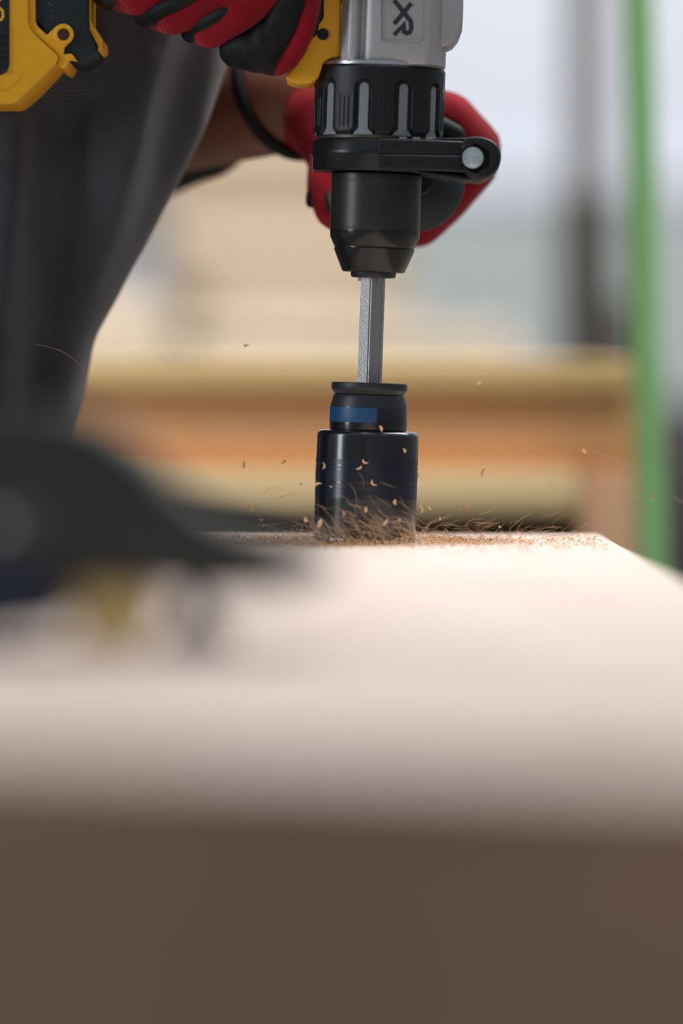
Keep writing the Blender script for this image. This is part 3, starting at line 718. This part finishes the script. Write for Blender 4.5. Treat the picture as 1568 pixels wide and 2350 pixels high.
# ------------------------------------------------------------------ timber stacks and things behind
def board(px0, px1, py0, py1, Y, depth, m, label, group, cat='timber', name='timber_board', ease=.003):
    a = W(px0, py1, Y); b = W(px1, py0, Y)
    bm = bmesh.new(); add_box(bm, 0, b.x - a.x, 0, depth, 0, b.z - a.z, ease)
    o = link(name, from_bm(bm, name), m, None, (a.x, Y, a.z)); return tag(o, label, cat, group)
YA = .42 * D
board(-160, 1452, 828, 903, YA, .55, M_pA, 'honey brown timber on top of the nearer stack behind the drill', 'nearer timber stack')
board(-220, 1456, 905, 1078, YA + .01, .55, M_pB, 'thick orange timber with dark knots in the middle of the nearer stack', 'nearer timber stack')
board(-260, 1332, 1080, 1178, YA - .01, .55, M_pC, 'cream timber at the bottom of the nearer stack, above the dark gap', 'nearer timber stack')
zA = W(0, 1180, YA).z
fz = Z0 * 0
a = W(1335, 0, YA).x; b = W(1462, 0, YA).x
bm = bmesh.new(); add_box(bm, a, b, YA, YA + .5, 0, W(0, 1080, YA).z, .003)
tag(link('timber_post', from_bm(bm, 'timber_post'), M_pD), 'pinkish squared timber end beside the green pole', 'timber', 'nearer timber stack')
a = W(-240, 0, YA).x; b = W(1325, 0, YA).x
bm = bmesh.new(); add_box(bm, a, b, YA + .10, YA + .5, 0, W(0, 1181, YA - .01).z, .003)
tag(link('gap_shade_block', from_bm(bm, 'gap_shade_block'), M_coldark), 'dark block standing in for the shade in the gap under the cream timber', 'shade_block')  # blackish block added to paint the shade in the gap under the stack
YB = 1.65 * D
lo = W(0, 852, YB).z
bands = [ # px0, px1, py0, py1, material
    (-700, 1215, 800, 852, M_pale), (-700, 1165, 748, 798, M_pale), (-700, 930, 700, 747, M_pale), (408, 950, 652, 699, M_pale), (420, 880, 612, 650, M_pale),
    (400, 940, 580, 610, M_tan), (396, 930, 520, 578, M_pale), (390, 900, 460, 519, M_pale), (380, 900, 428, 458, M_tan), (-500, 920, 370, 427, M_pale), (-500, 900, 330, 369, M_pale), (-500, 880, 296, 328, M_tan)]
names = ['lowest', 'second from the bottom', 'third from the bottom', 'fourth from the bottom', 'fifth from the bottom', 'sixth from the bottom', 'seventh from the bottom', 'eighth from the bottom', 'fourth from the top', 'third from the top', 'second from the top', 'topmost']
for (b_, nm) in zip(bands, names):
    c = 'tan' if b_[4] is M_tan else 'pale'
    board(b_[0], b_[1], b_[2], b_[3], YB + random.uniform(-.02, .02), .6, b_[4], '%s board, %s in the far blurred stack' % (c, nm), 'far stack of boards')
board(408, 470, 655, 699, YB - .1, .08, M_tan, 'small tan block at the left end of the far stack gap', 'far stack of boards', name='spacer_block')
board(-480, 396 - 150, 432, 695, YB + .05, .5, M_pale, 'pale block of boards hidden behind the leg in the far stack', 'far stack of boards', name='board_bundle')
a = W(-700, 0, YB).x; b = W(1200, 0, YB).x
bm = bmesh.new(); add_box(bm, a, b, YB, YB + .6, 0, lo - .001, .003)
tag(link('pallet_block', from_bm(bm, 'pallet_block'), M_tan), 'tan timber base under the far stack of boards', 'timber')
# added blue-grey sheet standing in for the wall seen through the far stack
bm = bmesh.new(); p0 = W(250, 852, YB + .12); p1 = W(394, 520, YB + .12); add_box(bm, p0.x, p1.x, YB + .12, YB + .15, W(0, 699, YB).z, p1.z, .002)
tag(link('gap_wall_sheet', from_bm(bm, 'gap_wall_sheet'), mat('blue_grey_sheet', (.62, .69, .80, 1), .6)), 'pale blue grey sheet standing in for the wall beside the leg, behind the far boards', 'sheet')
# column
YC = 1.25 * D
cx0 = W(1288, 0, YC).x; cx1 = W(1402, 0, YC).x
ccol = thing('steel_column', 'upright grey column with a dark lower half right of the drill', 'column', ((cx0 + cx1) / 2, YC, 0))
zt = W(0, 452, YC).z; hw = (cx1 - cx0) / 2
bm = bmesh.new(); add_box(bm, -hw * .82, hw * .82, -.05, .05, zt, 4.5, .004); link('column_shaft', from_bm(bm, 'column_shaft'), M_col, ccol)
bm = bmesh.new(); add_box(bm, -hw, hw, -.06, .06, 0, zt, .004); link('column_guard', from_bm(bm, 'column_guard'), M_coldark, ccol)
bm = bmesh.new(); z1 = W(0, 690, YC).z; add_box(bm, hw, hw * 2.0, -.04, .04, 0, z1, .004); link('column_foot', from_bm(bm, 'column_foot'), M_dark, ccol)
# green leaning pole
YG = .395 * D
g0 = W(1494, 1300, YG); g1 = W(1466, 0, YG)
dv = (g1 - g0); g0 = g0 - dv * (g0.z / dv.z); g1 = g0 + dv.normalized() * 2.6
gp = thing('green_pole', 'green painted pole leaning upright at the right edge', 'pole', g0)
bm = bmesh.new(); q = (g1 - g0); Mx = Matrix.Translation(q / 2) @ q.to_track_quat('Z', 'Y').to_matrix().to_4x4()
bmesh.ops.create_cone(bm, segments=24, radius1=.0108, radius2=.0108, depth=q.length, cap_ends=True, matrix=Mx); link('pole_tube', from_bm(bm, 'pole_tube'), M_green, gp)
bm = bmesh.new(); add_box(bm, -.022, .022, -.022, .022, 0, .008, .002); link('pole_foot', from_bm(bm, 'pole_foot'), M_green, gp)
# dark cabinet low on the right
YK = 1.9 * D
p0 = W(1440, 0, YK); zt = W(0, 925, YK).z
kb = thing('steel_cabinet', 'low dark grey steel cabinet behind the green pole', 'cabinet', (p0.x, YK, 0))
bm = bmesh.new(); add_box(bm, 0, .9, 0, .5, 0.03, zt, .006); link('carcass', from_bm(bm, 'carcass'), M_dark, kb)
for k in range(2):
    bm = bmesh.new(); add_box(bm, .02 + k * .435, .445 + k * .435, -.018, 0, .05, zt - .02, .004); d_ = link('door', from_bm(bm, 'door'), M_dark, kb)
    bm = bmesh.new(); add_box(bm, .40 + k * .09, .415 + k * .09, -.04, -.018, .12, .2, .003); link('door_handle', from_bm(bm, 'door_handle'), M_steel, d_)
for k in range(4):
    x = .03 if k % 2 == 0 else .85; y = .03 if k < 2 else .45
    bm = bmesh.new(); add_box(bm, x - .02, x + .02, y - .02, y + .02, 0, .03, .002); link('foot', from_bm(bm, 'foot'), M_dark, kb)
# ------------------------------------------------------------------ chips, fibres and dust
def flake(bm, c, L, wd, th, curl, rot):
    n = 5; pts = []
    for i in range(n + 1):
        t = i / n - .5; a = t * curl
        pts.append(Vector((L * (math.sin(a) / curl if abs(curl) > .01 else t), 0, L * ((1 - math.cos(a)) / curl if abs(curl) > .01 else 0))))
    rows = []
    for i, p in enumerate(pts):
        k = wd * (1 - .6 * abs(i / n - .5) * 2)
        rows.append([rot @ (p + Vector((0, s * k / 2, 0))) + c for s in (-1, 1)] + [rot @ (p + Vector((0, 0, th))) + c])
    vs = [[bm.verts.new(q) for q in r] for r in rows]
    for A, B in zip(vs, vs[1:]):
        for i in range(3): bm.faces.new((A[i], A[(i + 1) % 3], B[(i + 1) % 3], B[i]))
    bm.faces.new(vs[0]); bm.faces.new(vs[-1][::-1])
def rrot(tilt=1.0):
    return (Matrix.Rotation(random.uniform(0, 6.28), 3, 'Z') @ Matrix.Rotation(random.gauss(0, tilt), 3, 'Y') @ Matrix.Rotation(random.gauss(0, tilt), 3, 'X'))
chip_meshes = []
for k in range(4):
    bm = bmesh.new(); flake(bm, Vector((0, 0, 0)), random.uniform(.0022, .0045), random.uniform(.0008, .0018), .0004, random.uniform(.4, 2.2), Matrix.Identity(3))
    me = from_bm(bm, 'wood_chip'); me.materials.append(M_chip); chip_meshes.append(me)
sx, sz = BASE.x, Z0
rS = R(117)
def chip(pos, rot, sc, lab, grp):
    o = bpy.data.objects.new('wood_chip', random.choice(chip_meshes)); COL.objects.link(o)
    o.location = pos; o.rotation_euler = rot; o.scale = (sc,) * 3
    tag(o, lab, 'wood chip', grp)
# resting around the saw
for k in range(110):
    for _ in range(50):
        x = random.uniform(-.07, .125); y = random.gauss(-.005, .045)
        if math.hypot(x - sx, y) > rS + .002 and y < .10: break
    chip((x, y, Z0 + .0004 + random.random() * .001), (random.gauss(0, .3), random.gauss(0, .4), random.uniform(0, 6.28)), random.uniform(.5, 1.25), 'small pale chip lying on the beam around the hole saw', 'chips lying on the beam')
fly = [(1107, 1085, .0), (855, 1112, -.034), (875, 982, -.024), (962, 1090, .0), (905, 1150, -.04), (918, 1191, -.05), (728, 1110, -.04), (745, 1070, -.035), (825, 1075, -.03), (838, 1063, -.03), (652, 1060, .01), (690, 1110, .01), (560, 1065, .03), (575, 1165, .02), (1090, 1030, .05), (1340, 1035, .05), (970, 1170, -.02), (985, 1166, -.01), (1068, 1164, .02), (1145, 1208, .0), (735, 1200, -.05), (700, 1192, -.04), (760, 1118, -.035), (930, 1035, -.03), (840, 1170, -.04), (560, 793, .0), (790, 1180, -.045), (885, 1200, -.045), (600, 1195, -.01), (1010, 1192, -.01), (1100, 883, .05), (1510, 1050, .1), (1500, 1140, .08)]
for (px, py, Y) in fly:
    p = W(px, py, Y)
    chip(p, (random.uniform(0, 6), random.uniform(0, 6), random.uniform(0, 6)), random.uniform(.8, 1.7), *(('small pale chip flying just in front of the black hole saw', 'chips flying in front of the saw') if 722 < px < 952 else ('small pale chip flying in the air left of the hole saw', 'chips flying left of the saw') if px < 800 else ('small pale chip flying in the air right of the hole saw', 'chips flying right of the saw')))
# pile of fibres and dust
bm = bmesh.new()
for k in range(2600):
    a = random.uniform(0, 2 * math.pi); r = rS + abs(random.gauss(0, .014)) + .0005
    if random.random() < .45:
        x = random.uniform(-.075, .128); y = random.gauss(-.0, .06)
        if math.hypot(x - sx, y) < rS + .001 or y > .105: continue
        h = abs(random.gauss(0, .0007))
    else:
        x = sx + r * math.cos(a) * 1.3; y = r * math.sin(a); 
        if math.hypot(x - sx, y) < rS + .0004: continue
        h = abs(random.gauss(0, .0032)) * math.exp(-(r - rS) / .012)
    flake(bm, Vector((x, y, Z0 + .0002 + h)), random.uniform(.0008, .0032), random.uniform(.0003, .0009), .0002, random.uniform(.2, 2), rrot(.5))
tag(link('sawdust', from_bm(bm, 'sawdust'), M_chip, smooth=False), 'tan sawdust and crumbs heaped around the hole saw on the beam', 'sawdust', kind='stuff')
bm = bmesh.new()
def fibre(p, d, L, wd, bend):
    n = 7; d = d.normalized(); s = d.cross(Vector((random.random() - .5, random.random() - .5, random.random() - .5))).normalized(); u = d.cross(s)
    prev = None
    for i in range(n + 1):
        t = i / n; c = p + d * L * t + s * bend * L * math.sin(t * math.pi)
        k = wd * (.35 + .65 * math.sin(math.pi * min(1, t + .12)))
        row = [bm.verts.new(c + u * k), bm.verts.new(c - u * k * .5 + s * k * .6), bm.verts.new(c - u * k * .5 - s * k * .6)]
        if prev:
            for j in range(3): bm.faces.new((prev[j], prev[(j + 1) % 3], row[(j + 1) % 3], row[j]))
        prev = row
for k in range(420):
    px = random.choice((random.gauss(800, 90), random.gauss(850, 170), random.uniform(560, 1330)))
    px = max(540, min(1330, px))
    hgt = 75 * math.exp(-((px - 800) / 130) ** 2) + 26 + 22 * math.exp(-((px - 1080) / 190) ** 2)
    py = 1238 - abs(random.gauss(0, hgt * .45))
    Y = random.uniform(-.065, -.028) if 700 < px < 965 else random.uniform(-.03, .06)
    p = W(px, py, Y)
    if p.z < Z0 + .001: p.z = Z0 + .001
    ang = math.radians(random.gauss(-38 if px < 960 else 15, 24))
    d = Vector((math.cos(ang), random.uniform(-.5, .5), math.sin(ang)))
    fibre(p, d, random.uniform(.004, .016), random.uniform(.00006, .00017), random.gauss(0, .16))
for (px, py, L, ang, Y) in ((1365, 1035, .014, -14, .03), (1215, 1035, .006, -20, .03), (1250, 1120, .008, 10, .03), (1540, 1010, .010, -60, .1), (1545, 1140, .012, -20, .08), (80, 790, .03, -30, -.02), (630, 1150, .012, 15, .02), (600, 1135, .01, 25, .02), (1100, 1180, .012, 25, 0), (1440, 1140, .01, -15, .05), (1480, 1160, .01, -12, .05)):
    fibre(W(px, py, Y), Vector((math.cos(math.radians(ang)), 0, math.sin(math.radians(ang)))), L, .00016, .12)
tag(link('wood_fibres', from_bm(bm, 'wood_fibres'), M_chipd, smooth=False), 'tangle of brown wood fibres thrown up in front of the hole saw', 'wood fibres', kind='stuff')
